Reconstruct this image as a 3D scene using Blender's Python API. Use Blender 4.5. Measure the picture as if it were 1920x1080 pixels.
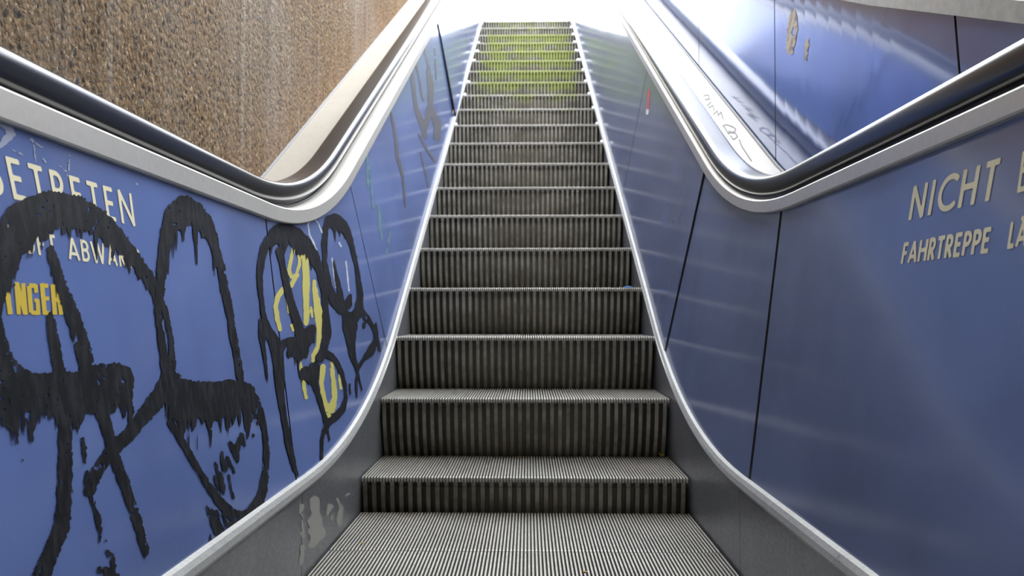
import bpy, bmesh, math, random
import numpy as np
from mathutils import Vector

for o in list(bpy.data.objects):
    bpy.data.objects.remove(o)
scene = bpy.context.scene
C = scene.collection
random.seed(4)
T30 = math.tan(math.radians(30)); C30 = math.cos(math.radians(30)); S30 = .5

# ------------------------------------------------------------------ camera
FPX = 1513.05
PIT = math.radians(1.893); YAW = math.radians(1.147)
CAM = np.array([.0114, 0.0, .6004])
cd = bpy.data.cameras.new('camera')
cd.sensor_width = 36.0
cd.lens = FPX * 36.0 / 1920.0
cd.clip_start = .02; cd.clip_end = 200
cd.dof.use_dof = True; cd.dof.focus_distance = 1.45; cd.dof.aperture_fstop = 7.5
cam = bpy.data.objects.new('camera', cd); C.objects.link(cam)
cam.location = CAM
cam.rotation_euler = (math.radians(90) + PIT, 0, YAW)
scene.camera = cam

# ------------------------------------------------------------------ sky, light, exposure
w = bpy.data.worlds.new('overcast_sky'); scene.world = w; w.use_nodes = True
bg = w.node_tree.nodes['Background']
bg.inputs[0].default_value = (.93, .96, 1.0, 1); bg.inputs[1].default_value = 6.0
scene.view_settings.view_transform = 'Standard'
scene.view_settings.look = 'None'
scene.view_settings.gamma = 1.0
scene.view_settings.use_curve_mapping = False
scene.view_settings.exposure = 0.5

# ------------------------------------------------------------------ back-projection of traced marks onto the real surfaces
_cy, _sy = math.cos(YAW), math.sin(YAW)
_fx = np.array([-_sy, _cy, 0]); _R = np.array([_cy, _sy, 0]); _u = np.array([0, 0, 1.0])
_FW = _fx * math.cos(PIT) + _u * math.sin(PIT); _UP = -_fx * math.sin(PIT) + _u * math.cos(PIT)
def rays(px, py):
    px = np.asarray(px, float)[..., None]; py = np.asarray(py, float)[..., None]
    return _FW + _R * (px - 960) / FPX + _UP * (540 - py) / FPX
def at_z(px, py, Z):
    d = rays(px, py); return CAM + d * ((Z - CAM[2]) / d[..., 2:3])

# ------------------------------------------------------------------ materials
def lin(r, g, b):
    f = lambda c: ((c / 255 + .055) / 1.055) ** 2.4 if c / 255 > .04045 else c / 255 / 12.92
    return (f(r), f(g), f(b), 1)
class M:
    """small helper around one node material"""
    def __init__(s, name, col=(.5, .5, .5, 1), rough=.5, metal=0, spec=.5, coat=0, coat_rough=.05):
        s.m = bpy.data.materials.new(name); s.m.use_nodes = True
        s.nt = s.m.node_tree; s.n = s.nt.nodes; s.l = s.nt.links
        s.p = s.n['Principled BSDF']
        s.p.inputs['Base Color'].default_value = col
        s.p.inputs['Roughness'].default_value = rough
        s.p.inputs['Metallic'].default_value = metal
        s.p.inputs['Specular IOR Level'].default_value = spec
        s.p.inputs['Coat Weight'].default_value = coat
        s.p.inputs['Coat Roughness'].default_value = coat_rough
        s.tc = s.n.new('ShaderNodeTexCoord')
    def mapping(s, scale=(1, 1, 1), rot=(0, 0, 0)):
        mp = s.n.new('ShaderNodeMapping'); mp.inputs['Scale'].default_value = scale; mp.inputs['Rotation'].default_value = rot
        s.l.new(s.tc.outputs['Object'], mp.inputs['Vector']); return mp.outputs[0]
    def noise(s, vec, scale, detail=4, rough=.55):
        t = s.n.new('ShaderNodeTexNoise'); t.inputs['Scale'].default_value = scale
        t.inputs['Detail'].default_value = detail; t.inputs['Roughness'].default_value = rough
        s.l.new(vec, t.inputs['Vector']); return t.outputs['Fac']
    def voronoi(s, vec, scale, feature='F1'):
        t = s.n.new('ShaderNodeTexVoronoi'); t.inputs['Scale'].default_value = scale; t.feature = feature
        s.l.new(vec, t.inputs['Vector']); return t
    def ramp(s, fac, stops, interp='LINEAR'):
        r = s.n.new('ShaderNodeValToRGB'); r.color_ramp.interpolation = interp
        e = r.color_ramp.elements
        while len(e) < len(stops): e.new(.5)
        for k, (p, c) in enumerate(stops):
            e[k].position = p; e[k].color = c if len(c) == 4 else (*c, 1)
        s.l.new(fac, r.inputs[0]); return r.outputs[0]
    def mix(s, a, b, fac, mode='MIX'):
        x = s.n.new('ShaderNodeMix'); x.data_type = 'RGBA'; x.blend_type = mode
        for sock, v in ((x.inputs[0], fac), (x.inputs[6], a), (x.inputs[7], b)):
            if hasattr(v, 'links'): s.l.new(v, sock)
            else: sock.default_value = v
        return x.outputs[2]
    def math(s, op, a, b=0.0, clamp=False):
        x = s.n.new('ShaderNodeMath'); x.operation = op; x.use_clamp = clamp
        for sock, v in ((x.inputs[0], a), (x.inputs[1], b)):
            if hasattr(v, 'links'): s.l.new(v, sock)
            else: sock.default_value = v
        return x.outputs[0]
    def sep(s, kind='Object'):
        x = s.n.new('ShaderNodeSeparateXYZ'); s.l.new(s.tc.outputs[kind], x.inputs[0]); return x.outputs
    def color(s, v): s.l.new(v, s.p.inputs['Base Color'])
    def rough(s, v): s.l.new(v, s.p.inputs['Roughness'])
    def bump(s, h, strength=.5, dist=.01):
        b = s.n.new('ShaderNodeBump'); b.inputs['Strength'].default_value = strength; b.inputs['Distance'].default_value = dist
        s.l.new(h, b.inputs['Height']); s.l.new(b.outputs[0], s.p.inputs['Normal']); return b

def g(v): return (v, v, v, 1)
# blue enamelled sheet of the balustrades
def blue_sheet(name, base, rough, wave, coat, met=0):
    m = M(name, base, rough, met, .5, coat, .11 if met == 0 else .04)
    v = m.mapping()
    n1 = m.noise(v, 2.2, 3); n2 = m.noise(v, 38, 5, .7)
    c = m.mix(base, tuple(x * .74 for x in base[:3]) + (1,), m.ramp(n1, [(.35, g(0)), (.7, g(1))]))
    scr = m.noise(m.mapping((3, 60, 9), (.5, .2, .3)), 3.0, 4, .7)
    c = m.mix(c, (.32, .36, .46, 1), m.math('MULTIPLY', m.ramp(scr, [(.66, g(0)), (.74, g(1))]), .22 if met == 0 else .03))
    c = m.mix(c, (.16, .2, .32, 1), m.math('MULTIPLY', m.ramp(n2, [(.6, g(0)), (.78, g(1))]), .35 if met == 0 else .02))
    m.color(c)
    m.rough(m.math('ADD', m.math('MULTIPLY', n1, .10), rough - .05))
    m.bump(m.noise(m.mapping((1, 1, 1)), 3.4, 1, .4), wave, .02)
    return m.m
MB = blue_sheet('blue_enamel_sheet', (.125, .185, .42, 1), .17, .03, .4)
MBR = blue_sheet('warm_lit_blue_enamel_sheet', (.145, .186, .34, 1), .16, .045, .32)  # same enamel as the left; cast of the warm light put into its colour
MB2 = blue_sheet('polished_blue_sheet', (.11, .165, .39, 1), .08, .04, .4, .42)

def metal(name, col, rough, met, bscale=60, var=.25, stretch=(1, 1, 1)):
    m = M(name, col, rough, met)
    v = m.mapping(stretch)
    n = m.noise(v, bscale, 4); n2 = m.noise(m.mapping(), 4, 4)
    dark = tuple(x * (1 - var) for x in col[:3]) + (1,)
    m.color(m.mix(col, dark, m.ramp(m.math('MULTIPLY', m.math('ADD', n, n2), .5), [(.4, g(0)), (.62, g(1))])))
    m.rough(m.math('ADD', m.math('MULTIPLY', n, .14), rough - .07))
    m.bump(n, .08, .002)
    return m
ALU = metal('champagne_aluminium', (.64, .62, .57, 1), .4, .45, 90, .08, (40, 1, 1)).m
DECK = metal('pale_deck_sheet', (.47, .44, .385, 1), .42, .3, 70, .1).m
def worn_strip():
    m = metal('worn_grey_moulding', (.34, .34, .325, 1), .5, .35, 120, .2)
    c = m.p.inputs['Base Color'].links[0].from_socket
    n = m.noise(m.mapping((30, 5, 30)), 5.0, 5, .75)
    c = m.mix(c, (.09, .085, .08, 1), m.math('MULTIPLY', m.ramp(n, [(.62, g(0)), (.68, g(1))]), .75))
    m.color(c); return m.m
STRIP = worn_strip()
def skirt_mat():
    m = metal('dark_skirt_steel', (.21, .212, .222, 1), .34, .35, 50, .3, (1, 1, 3))
    c = m.p.inputs['Base Color'].links[0].from_socket
    n = m.noise(m.mapping((1, 6, 6)), 2.2, 3, .6)
    streak = m.noise(m.mapping((1, 14, 1.2)), 3, 4, .6)
    c = m.mix(c, (.25, .25, .24, 1), m.math('MULTIPLY', m.ramp(streak, [(.58, g(0)), (.72, g(1))]), .4))
    m.color(c); return m.m
SKIRT = skirt_mat()
RUB = M('black_rubber', (.016, .016, .0185, 1), .22, 0, .5)
RUB.rough(m_ := RUB.math('ADD', RUB.math('MULTIPLY', RUB.noise(RUB.mapping(), 12, 3), .03), .18)); RUBBER = RUB.m
GUIDE = metal('dark_guide_rail', (.02, .02, .021, 1), .45, .2, 60, .2).m
GAP = M('dark_joint', (.012, .012, .013, 1), .8).m

def step_mats():
    # worn ribs, dirt in the grooves, riser paint worn to metal; moss amount comes from the object colour
    out = []
    for name, col, rough, met in (('step_rib_metal', (.47, .455, .41, 1), .42, .45), ('step_riser_metal', (.33, .31, .26, 1), .5, .3), ('step_groove_dirt', (.085, .08, .064, 1), .85, 0), ('step_riser_groove', (.03, .028, .022, 1), .8, 0)):
        m = metal(name, col, rough, met, 45, .3, (1, 1, 1))
        c = m.p.inputs['Base Color'].links[0].from_socket
        xyz = m.sep('Object')
        oi = m.n.new('ShaderNodeObjectInfo')
        sp = m.n.new('ShaderNodeSeparateColor'); m.l.new(oi.outputs['Color'], sp.inputs[0])
        wc = m.n.new('ShaderNodeNewGeometry')
        mp = m.n.new('ShaderNodeMapping'); mp.inputs['Scale'].default_value = (1, 1, 1.4); m.l.new(wc.outputs['Position'], mp.inputs['Vector'])
        nz = m.noise(mp.outputs[0], 6, 4, .6)
        # rear of the tread keeps brown dirt
        back = m.math('MULTIPLY', m.math('SUBTRACT', xyz[1], .325), 16, True)
        back = m.math('MULTIPLY', back, m.ramp(nz, [(.3, g(.35)), (.65, g(1))]))
        c = m.mix(c, (.13, .088, .018, 1), m.math('MULTIPLY', m.math('MULTIPLY', back, sp.outputs[1]), .9))
        if name == 'step_riser_groove':   # the grooves are silted up where feet pass
            mid = m.ramp(m.math('ABSOLUTE', xyz[0]), [(.12, g(1)), (.4, g(0))])
            c = m.mix(c, (.17, .15, .11, 1), m.math('MULTIPLY', mid, m.math('ADD', m.math('MULTIPLY', nz, .8), .15, True)))
        # brown film over risers
        if 'riser_metal' in name:
            c = m.mix(c, (.06, .05, .03, 1), m.math('MULTIPLY', m.ramp(m.noise(mp.outputs[0], 9, 4), [(.38, g(0)), (.66, g(1))]), .6))
        # moss on the upper steps, thickest under each nose
        drop = m.math('ADD', m.math('MULTIPLY', xyz[2], 5.5), 1.0, True)
        edge = m.ramp(m.math('ABSOLUTE', xyz[0]), [(.38, g(1)), (.5, g(.25))])
        amt = m.math('MULTIPLY', m.math('MULTIPLY', sp.outputs[0], drop), edge)
        msk = m.ramp(m.math('ADD', m.math('MULTIPLY', amt, 1.0), m.math('MULTIPLY', m.math('SUBTRACT', nz, .5), .9)), [(.38, g(0)), (.62, g(1))])
        msk = m.math('MULTIPLY', msk, m.math('MULTIPLY', sp.outputs[0], 1.6, True))
        c = m.mix(c, (.27, .31, .07, 1) if 'groove' not in name else (.13, .16, .03, 1), m.math('MULTIPLY', msk, .85))
        m.color(c)
        out.append(m.m)
    return out
RIB, RISER, GROOVE, RGROOVE = step_mats()
CAPM = M('worn_white_metal', (.85, .85, .82, 1), .3, .2).m

def concrete():
    m = M('exposed_aggregate_concrete', (.3, .26, .2, 1), .9, 0, .2)
    w0 = m.noise(m.mapping(), 30, 3, .6)
    mp = m.mapping((1, 1, .8)); wv = m.n.new('ShaderNodeVectorMath'); wv.operation = 'ADD'
    cx = m.n.new('ShaderNodeCombineXYZ'); off = m.math('MULTIPLY', m.math('SUBTRACT', w0, .5), .02)
    for k in range(3): m.l.new(off, cx.inputs[k])
    m.l.new(mp, wv.inputs[0]); m.l.new(cx.outputs[0], wv.inputs[1]); v = wv.outputs[0]
    v1 = m.voronoi(v, 78); v2 = m.voronoi(v, 170)
    pal = [(0, lin(58, 48, 38)), (.16, lin(128, 104, 72)), (.36, lin(172, 138, 92)), (.52, lin(140, 122, 100)), (.68, lin(104, 106, 110)), (.8, lin(200, 180, 148)), (.9, lin(150, 108, 62)), (.97, lin(52, 52, 54))]
    def cells(vo):
        sc = m.n.new('ShaderNodeSeparateColor'); m.l.new(vo.outputs['Color'], sc.inputs[0]); return m.ramp(sc.outputs[0], pal, 'CONSTANT'), sc
    ca, sa = cells(v1); cb, sb = cells(v2)
    peb = m.ramp(v1.outputs['Distance'], [(.32, g(1)), (.52, g(0))])
    use = m.math('MULTIPLY', peb, m.ramp(sa.outputs[1], [(.3, g(0)), (.34, g(1))]))
    fine = m.mix(lin(138, 112, 80), cb, m.ramp(v2.outputs['Distance'], [(.35, g(.85)), (.6, g(.1))]))
    c = m.mix(fine, ca, use)
    vv = m.mapping()
    big = m.noise(vv, 1.3, 5, .6)
    c = m.mix(c, lin(170, 160, 148), m.math('MULTIPLY', m.ramp(big, [(.4, g(0)), (.66, g(1))]), .5))
    st = m.noise(m.mapping((1, 5.0, .35)), 4.5, 4, .6)
    c = m.mix(c, lin(72, 56, 40), m.math('MULTIPLY', m.ramp(st, [(.54, g(0)), (.74, g(1))]), .6))
    st2 = m.noise(m.mapping((1, 9.0, .3)), 3.1, 4, .6)
    c = m.mix(c, lin(186, 178, 165), m.math('MULTIPLY', m.ramp(st2, [(.56, g(0)), (.72, g(1))]), .45))
    xyz = m.sep('Object')   # rust wash where water runs off onto the sloping deck
    hgt = m.math('ADD', m.math('SUBTRACT', xyz[2], m.math('MULTIPLY', xyz[1], T30)), .47)
    rust = m.math('MULTIPLY', m.math('SUBTRACT', 1.0, m.math('MULTIPLY', hgt, 2.6), True), m.ramp(m.noise(m.mapping((1, 2, .5)), 5, 4), [(.35, g(.2)), (.7, g(1))]))
    c = m.mix(c, lin(160, 105, 58), m.math('MULTIPLY', rust, .3))
    hs = m.n.new('ShaderNodeHueSaturation'); hs.inputs['Saturation'].default_value = .96; hs.inputs['Value'].default_value = .76
    m.l.new(c, hs.inputs['Color']); c = hs.outputs[0]
    m.color(c)
    h = m.math('ADD', m.math('MULTIPLY', m.math('SUBTRACT', 1.0, v1.outputs['Distance']), .8), m.math('MULTIPLY', m.noise(vv, 55, 5, .7), 1.0))
    m.bump(h, 1.0, .014)
    return m.m
CONC = concrete()
FLOORM = metal('grey_floor_stone', (.22, .22, .21, 1), .6, 0, 20, .3).m
COPE = metal('weathered_coping', (.42, .41, .36, 1), .45, .3, 50, .25).m
def paint(name, col, rough=.5, spec=.5): return M(name, col, rough, 0, spec).m
BLACK = M('black_marker_paint', (.012, .013, .018, 1), .6, 0, .18)
BLACK.color(BLACK.mix((.005, .006, .008, 1), (.022, .022, .027, 1), BLACK.ramp(BLACK.noise(BLACK.mapping((1, 3, 1)), 30, 4), [(.45, g(0)), (.65, g(1))])))
BLACK = BLACK.m
FADED = paint('faded_grey_paint', (.1, .1, .12, 1), .35)
CREAM = paint('cream_lettering_paint', (.8, .74, .5, 1), .4)
YELL = paint('yellow_poster_paint', (.62, .46, .05, 1), .4)
YSPRAY = paint('pale_yellow_spray', (.5, .46, .13, 1), .45)
GREEN = paint('green_spray', (.11, .21, .24, 1), .4)
WHITE = paint('white_chalk_scrawl', (.42, .46, .56, 1), .5)
SHADOWGAP = paint('grey_shadow_gap', (.2, .2, .205, 1), .6)
PALEMARK = paint('pale_enamel_mark', (.3, .34, .46, 1), .35)
PENCIL = paint('grey_marker_scribble', (.2, .19, .18, 1), .6)
PRIMER = M('bare_grey_primer', (.3, .29, .26, 1), .5).m
RESID = M('beige_paper_residue', (.5, .44, .34, 1), .8)
RESID.color(RESID.mix((.55, .48, .38, 1), (.25, .22, .24, 1), RESID.ramp(RESID.noise(RESID.mapping(), 40, 4), [(.5, g(0)), (.62, g(1))]))); RESID = RESID.m
LEAFY = paint('yellow_leaf', (.55, .36, .02, 1), .6)
LEAFB = paint('brown_leaf', (.34, .2, .04, 1), .7)
BLUEBIT = paint('blue_plastic', (.1, .3, .75, 1), .4)
REDM = paint('red_sticker', (.55, .09, .08, 1), .4)
WHITEM = paint('white_sticker', (.8, .8, .78, 1), .4)

# ------------------------------------------------------------------ object helpers
def tag(o, label=None, cat=None, group=None, kind=None):
    if label: o['label'] = label
    if cat: o['category'] = cat
    if group: o['group'] = group
    if kind: o['kind'] = kind
    return o
def link(name, verts, faces, mats, parent=None, fm=None, smooth=False, bevel=0):
    me = bpy.data.meshes.new(name); me.from_pydata([tuple(map(float, v)) for v in verts], [], faces); me.update()
    for m in (mats if isinstance(mats, (list, tuple)) else [mats]): me.materials.append(m)
    if fm is not None: me.polygons.foreach_set('material_index', fm)
    bm = bmesh.new(); bm.from_mesh(me); bmesh.ops.recalc_face_normals(bm, faces=bm.faces); bm.to_mesh(me); bm.free()
    if smooth:
        me.polygons.foreach_set('use_smooth', [True] * len(me.polygons))
    o = bpy.data.objects.new(name, me); C.objects.link(o)
    if parent: o.parent = parent
    if bevel:
        b = o.modifiers.new('edge', 'BEVEL'); b.width = bevel; b.segments = 2; b.limit_method = 'ANGLE'
    return o
def empty(name, loc=(0, 0, 0)):
    o = bpy.data.objects.new(name, None); C.objects.link(o); o.location = loc; return o
def box(name, lo, hi, mat, parent=None, bevel=0):
    x0, y0, z0 = lo; x1, y1, z1 = hi
    v = [(x, y, z) for x in (x0, x1) for y in (y0, y1) for z in (z0, z1)]
    f = [(0, 1, 3, 2), (4, 6, 7, 5), (0, 4, 5, 1), (2, 3, 7, 6), (0, 2, 6, 4), (1, 5, 7, 3)]
    return link(name, v, f, mat, parent, bevel=bevel)

# ------------------------------------------------------------------ the escalator's side curves (flat, arc, incline, arc, flat)
ZTOP = 3.95
class Curve:
    def __init__(s, z0, c, R):
        s.z0, s.c, s.R = z0, c, R
        yi = (z0 - c) / T30; T = R * math.tan(math.radians(15))
        s.yc = yi - T; s.C = (s.yc, z0 + R); s.ye = yi + T * C30
        s.zt = ZTOP + z0; s.Rt = 1.5 + z0
        yj = (s.zt - c) / T30; T2 = s.Rt * math.tan(math.radians(15))
        s.yt = yj + T2; s.Ct = (s.yt, s.zt - s.Rt); s.yb = yj - T2 * C30
        s.L1 = s.yc + 2.0; s.L2 = R * math.pi / 6; s.L3 = (s.yb - s.ye) / C30; s.L4 = s.Rt * math.pi / 6
    def at(s, u):
        """arc length u measured from Y=-2 -> (y, z, ny, nz)"""
        if u < s.L1: return (-2.0 + u, s.z0, 0, 1)
        u -= s.L1
        if u < s.L2:
            a = u / s.R; return (s.C[0] + s.R * math.sin(a), s.C[1] - s.R * math.cos(a), -math.sin(a), math.cos(a))
        u -= s.L2
        if u < s.L3: return (s.ye + u * C30, s.c + T30 * (s.ye + u * C30), -S30, C30)
        u -= s.L3
        if u < s.L4:
            a = math.pi / 6 - u / s.Rt; return (s.Ct[0] - s.Rt * math.sin(a), s.Ct[1] + s.Rt * math.cos(a), -math.sin(a), math.cos(a))
        u -= s.L4
        return (s.yt + u, s.zt, 0, 1)
    def u_of_y(s, y):
        lo, hi = 0.0, 30.0
        for _ in range(50):
            m = (lo + hi) / 2
            if s.at(m)[0] < y: lo = m
            else: hi = m
        return lo
    def z(s, y): return s.at(s.u_of_y(y))[1]
    def dist(s, y, z):
        """signed distance above the curve (numpy arrays)"""
        y = np.asarray(y, float); z = np.asarray(z, float)
        flat = z - s.z0; inc = (z - s.c - T30 * y) * C30
        arc = s.R - np.hypot(y - s.C[0], z - s.C[1])
        ang = np.arctan2(y - s.C[0], s.C[1] - z)
        d = np.where(y < s.C[0], flat, np.where((ang < math.pi / 6) & (z < s.C[1]), arc, inc))
        return d
    def stations(s, n=(6, 16, 18, 12, 3), y0=-1.6, y1=11.6):
        us = list(np.linspace(y0 + 2, s.L1, n[0])) + [s.L1 + s.L2 * k / n[1] for k in range(1, n[1] + 1)]
        b = s.L1 + s.L2; us += [b + s.L3 * k / n[2] for k in range(1, n[2] + 1)]
        b += s.L3; us += [b + s.L4 * k / n[3] for k in range(1, n[3] + 1)]
        b += s.L4; us += [b + (y1 - s.yt) * k / n[4] for k in range(1, n[4] + 1)]
        return [s.at(u) for u in us]
SIDE = {
 'L': dict(sx=-1, st=Curve(.222, -1.28, 2.5), sb=Curve(.198, -1.295, 2.5), tb=Curve(.822, -.52, 1.75), tt=Curve(.860, -.47, 1.7), hr=Curve(.930, -.386, 1.6), wall=.87, hx=.66),
 'R': dict(sx=1, st=Curve(.222, -1.28, 2.5), sb=Curve(.198, -1.295, 2.5), tb=Curve(.837, -.458, 1.75), tt=Curve(.868, -.415, 1.7), hr=Curve(.932, -.35, 1.6), wall=.81, hx=.633),
}
LEAN = .128
def sweep(name, S, rows, mat, parent=None, closed=False, smooth=True, y0=-1.6, y1=11.6, split=16):
    """rows = (X, curve key, offset along the normal)"""
    sx = S['sx']; cols = []
    for X, k, dn in rows:
        cols.append([(sx * X, y + ny * dn, z + nz * dn) for (y, z, ny, nz) in S[k].stations(y0=y0, y1=y1)])
    n = len(cols[0]); v = [p for c in cols for p in c]; f = []
    m = len(cols)
    for a in range(m if closed else m - 1):
        b = (a + 1) % m
        for i in range(n - 1): f.append((a * n + i, a * n + i + 1, b * n + i + 1, b * n + i))
    if closed:
        f.append(tuple(a * n for a in range(m))); f.append(tuple(a * n + n - 1 for a in range(m))[::-1])
    o = link(name, v, f, mat, parent, smooth=smooth)
    if smooth: o.modifiers.new('split', 'EDGE_SPLIT').split_angle = math.radians(split)
    return o
def panel_point(S, u, n):
    y, z, ny, nz = S['st'].at(u)
    return (S['sx'] * (.52 + LEAN * n), y + ny * n, z + nz * n)
def panel_top(S, u):
    lo, hi = .3, .8
    y, z, ny, nz = S['st'].at(u)
    for _ in range(40):
        m = (lo + hi) / 2
        if S['tb'].dist(y + ny * m, z + nz * m) < .012: lo = m
        else: hi = m
    return lo
def hit_panel(S, px, py, lift=0.0):
    """points of the photograph's marks on this side's leaning panel surface"""
    d = rays(px, py); X = np.full(np.shape(px), .56)
    for _ in range(12):
        t = (S['sx'] * X - CAM[0]) / d[..., 0]
        p = CAM + d * t[..., None]
        X = .52 + LEAN * S['st'].dist(p[..., 1], p[..., 2])
    p[..., 0] -= S['sx'] * lift
    return p

# ------------------------------------------------------------------ signed-distance painting, turned into thin paint meshes
def hash2(ix, iy, seed):
    h = (ix.astype(np.int64) * 374761393 + iy.astype(np.int64) * 668265263 + seed * 1274126177) & 0x7fffffff
    h = ((h ^ (h >> 13)) * 1274126177) & 0x7fffffff
    return ((h ^ (h >> 16)) & 0xffff) / 65535.0
def vnoise(x, y, seed=0):
    ix = np.floor(x); iy = np.floor(y); fx = x - ix; fy = y - iy
    fx = fx * fx * (3 - 2 * fx); fy = fy * fy * (3 - 2 * fy)
    a = hash2(ix, iy, seed); b = hash2(ix + 1, iy, seed); c = hash2(ix, iy + 1, seed); d = hash2(ix + 1, iy + 1, seed)
    return (a * (1 - fx) + b * fx) * (1 - fy) + (c * (1 - fx) + d * fx) * fy
class Field:
    def __init__(s, x0, y0, x1, y1, step):
        s.step = step
        s.X, s.Y = np.meshgrid(np.arange(x0, x1 + step, step), np.arange(y0, y1 + step, step), indexing='ij')
        s.D = np.full(s.X.shape, 99.0)
    def stroke(s, pts):
        """pts: (x, y, half width)"""
        for (xa, ya, ra), (xb, yb, rb) in zip(pts[:-1], pts[1:]):
            s._seg(xa, ya, ra, xb, yb, rb)
        return s
    def _win(s, xa, ya, xb, yb, r):
        i0 = int(max(0, (min(xa, xb) - r - s.X[0, 0]) // s.step)); i1 = int((max(xa, xb) + r - s.X[0, 0]) // s.step + 2)
        j0 = int(max(0, (min(ya, yb) - r - s.Y[0, 0]) // s.step)); j1 = int((max(ya, yb) + r - s.Y[0, 0]) // s.step + 2)
        return slice(i0, max(i0, i1)), slice(j0, max(j0, j1))
    def _seg(s, xa, ya, ra, xb, yb, rb):
        w = s._win(xa, ya, xb, yb, max(ra, rb) + 12)
        X, Y = s.X[w], s.Y[w]
        if X.size == 0: return
        dx, dy = xb - xa, yb - ya; L = dx * dx + dy * dy + 1e-9
        t = np.clip(((X - xa) * dx + (Y - ya) * dy) / L, 0, 1)
        d = np.hypot(X - xa - t * dx, Y - ya - t * dy) - (ra + (rb - ra) * t)
        s.D[w] = np.minimum(s.D[w], d)
    def bar(s, xa, ya, xb, yb, hw):
        """butt-ended straight stroke"""
        dx, dy = xb - xa, yb - ya; L = math.hypot(dx, dy); dx /= L; dy /= L
        w = s._win(xa, ya, xb, yb, hw * 2 + s.step * 2)
        X, Y = s.X[w] - (xa + xb) / 2, s.Y[w] - (ya + yb) / 2
        a = np.abs(X * dx + Y * dy) - L / 2; b = np.abs(-X * dy + Y * dx) - hw
        d = np.where((a > 0) & (b > 0), np.hypot(np.maximum(a, 0), np.maximum(b, 0)), np.maximum(a, b))
        s.D[w] = np.minimum(s.D[w], d)
    def ragged(s, amp, sx, sy, seed=1):
        s.D = s.D + (vnoise(s.X / sx, s.Y / sy, seed) - .5) * 2 * amp + (vnoise(s.X / sx * 2.3, s.Y / sy * 2.3, seed + 7) - .5) * amp
        return s
    def drips(s, length, sx, seed=3, power=2.5):
        L = length * vnoise(s.X / sx, s.Y / 70, seed) ** power * (.25 + 1.1 * vnoise(s.X / (sx * 5), s.Y / 90, seed + 31)) + 10 * vnoise(s.X / (sx * .6), s.Y / 40, seed + 17) ** 2
        out = s.D.copy(); n = int(length / s.step)
        for k in range(1, n):
            sh = np.full_like(s.D, 99.0); sh[:, k:] = s.D[:, :-k]
            fade = k * s.step / np.maximum(L, 1e-3)
            out = np.minimum(out, np.where(fade < 1, sh + 1.5 * fade, 99))
        s.D = out; return s
    def speckle(s, thr, sx, sy, seed=11):
        n = vnoise(s.X / sx, s.Y / sy, seed) * .6 + vnoise(s.X / (sx * 4), s.Y / (sy * 5), seed + 5) * .4
        s.D = np.maximum(s.D, (n - thr) * 30); return s
    def polys(s):
        D = s.D; ins = D < 0; verts = {}; pos = []; faces = []
        def vid(key, x, y):
            if key not in verts: verts[key] = len(pos); pos.append((x, y))
            return verts[key]
        cell = ins[:-1, :-1] | ins[1:, :-1] | ins[1:, 1:] | ins[:-1, 1:]
        X, Y = s.X, s.Y
        for i, j in np.argwhere(cell):
            cs = ((i, j), (i + 1, j), (i + 1, j + 1), (i, j + 1)); poly = []
            for k in range(4):
                a, b = cs[k], cs[(k + 1) % 4]; da, db = D[a], D[b]
                if da < 0: poly.append(vid(a, X[a], Y[a]))
                if (da < 0) != (db < 0):
                    t = da / (da - db); lo, hi = min(a, b), max(a, b)
                    poly.append(vid((lo, hi), X[a] + (X[b] - X[a]) * t, Y[a] + (Y[b] - Y[a]) * t))
            if len(poly) >= 3: faces.append(tuple(poly))
        return np.array(pos), faces
def paint_on_panel(name, F, S, mat, parent, lift, label=None):
    pos, faces = F.polys()
    if len(faces) == 0: return None
    P = hit_panel(S, pos[:, 0], pos[:, 1], lift)
    o = link(name, P, faces, mat, parent)
    if label: o['label'] = label
    return o
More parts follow.
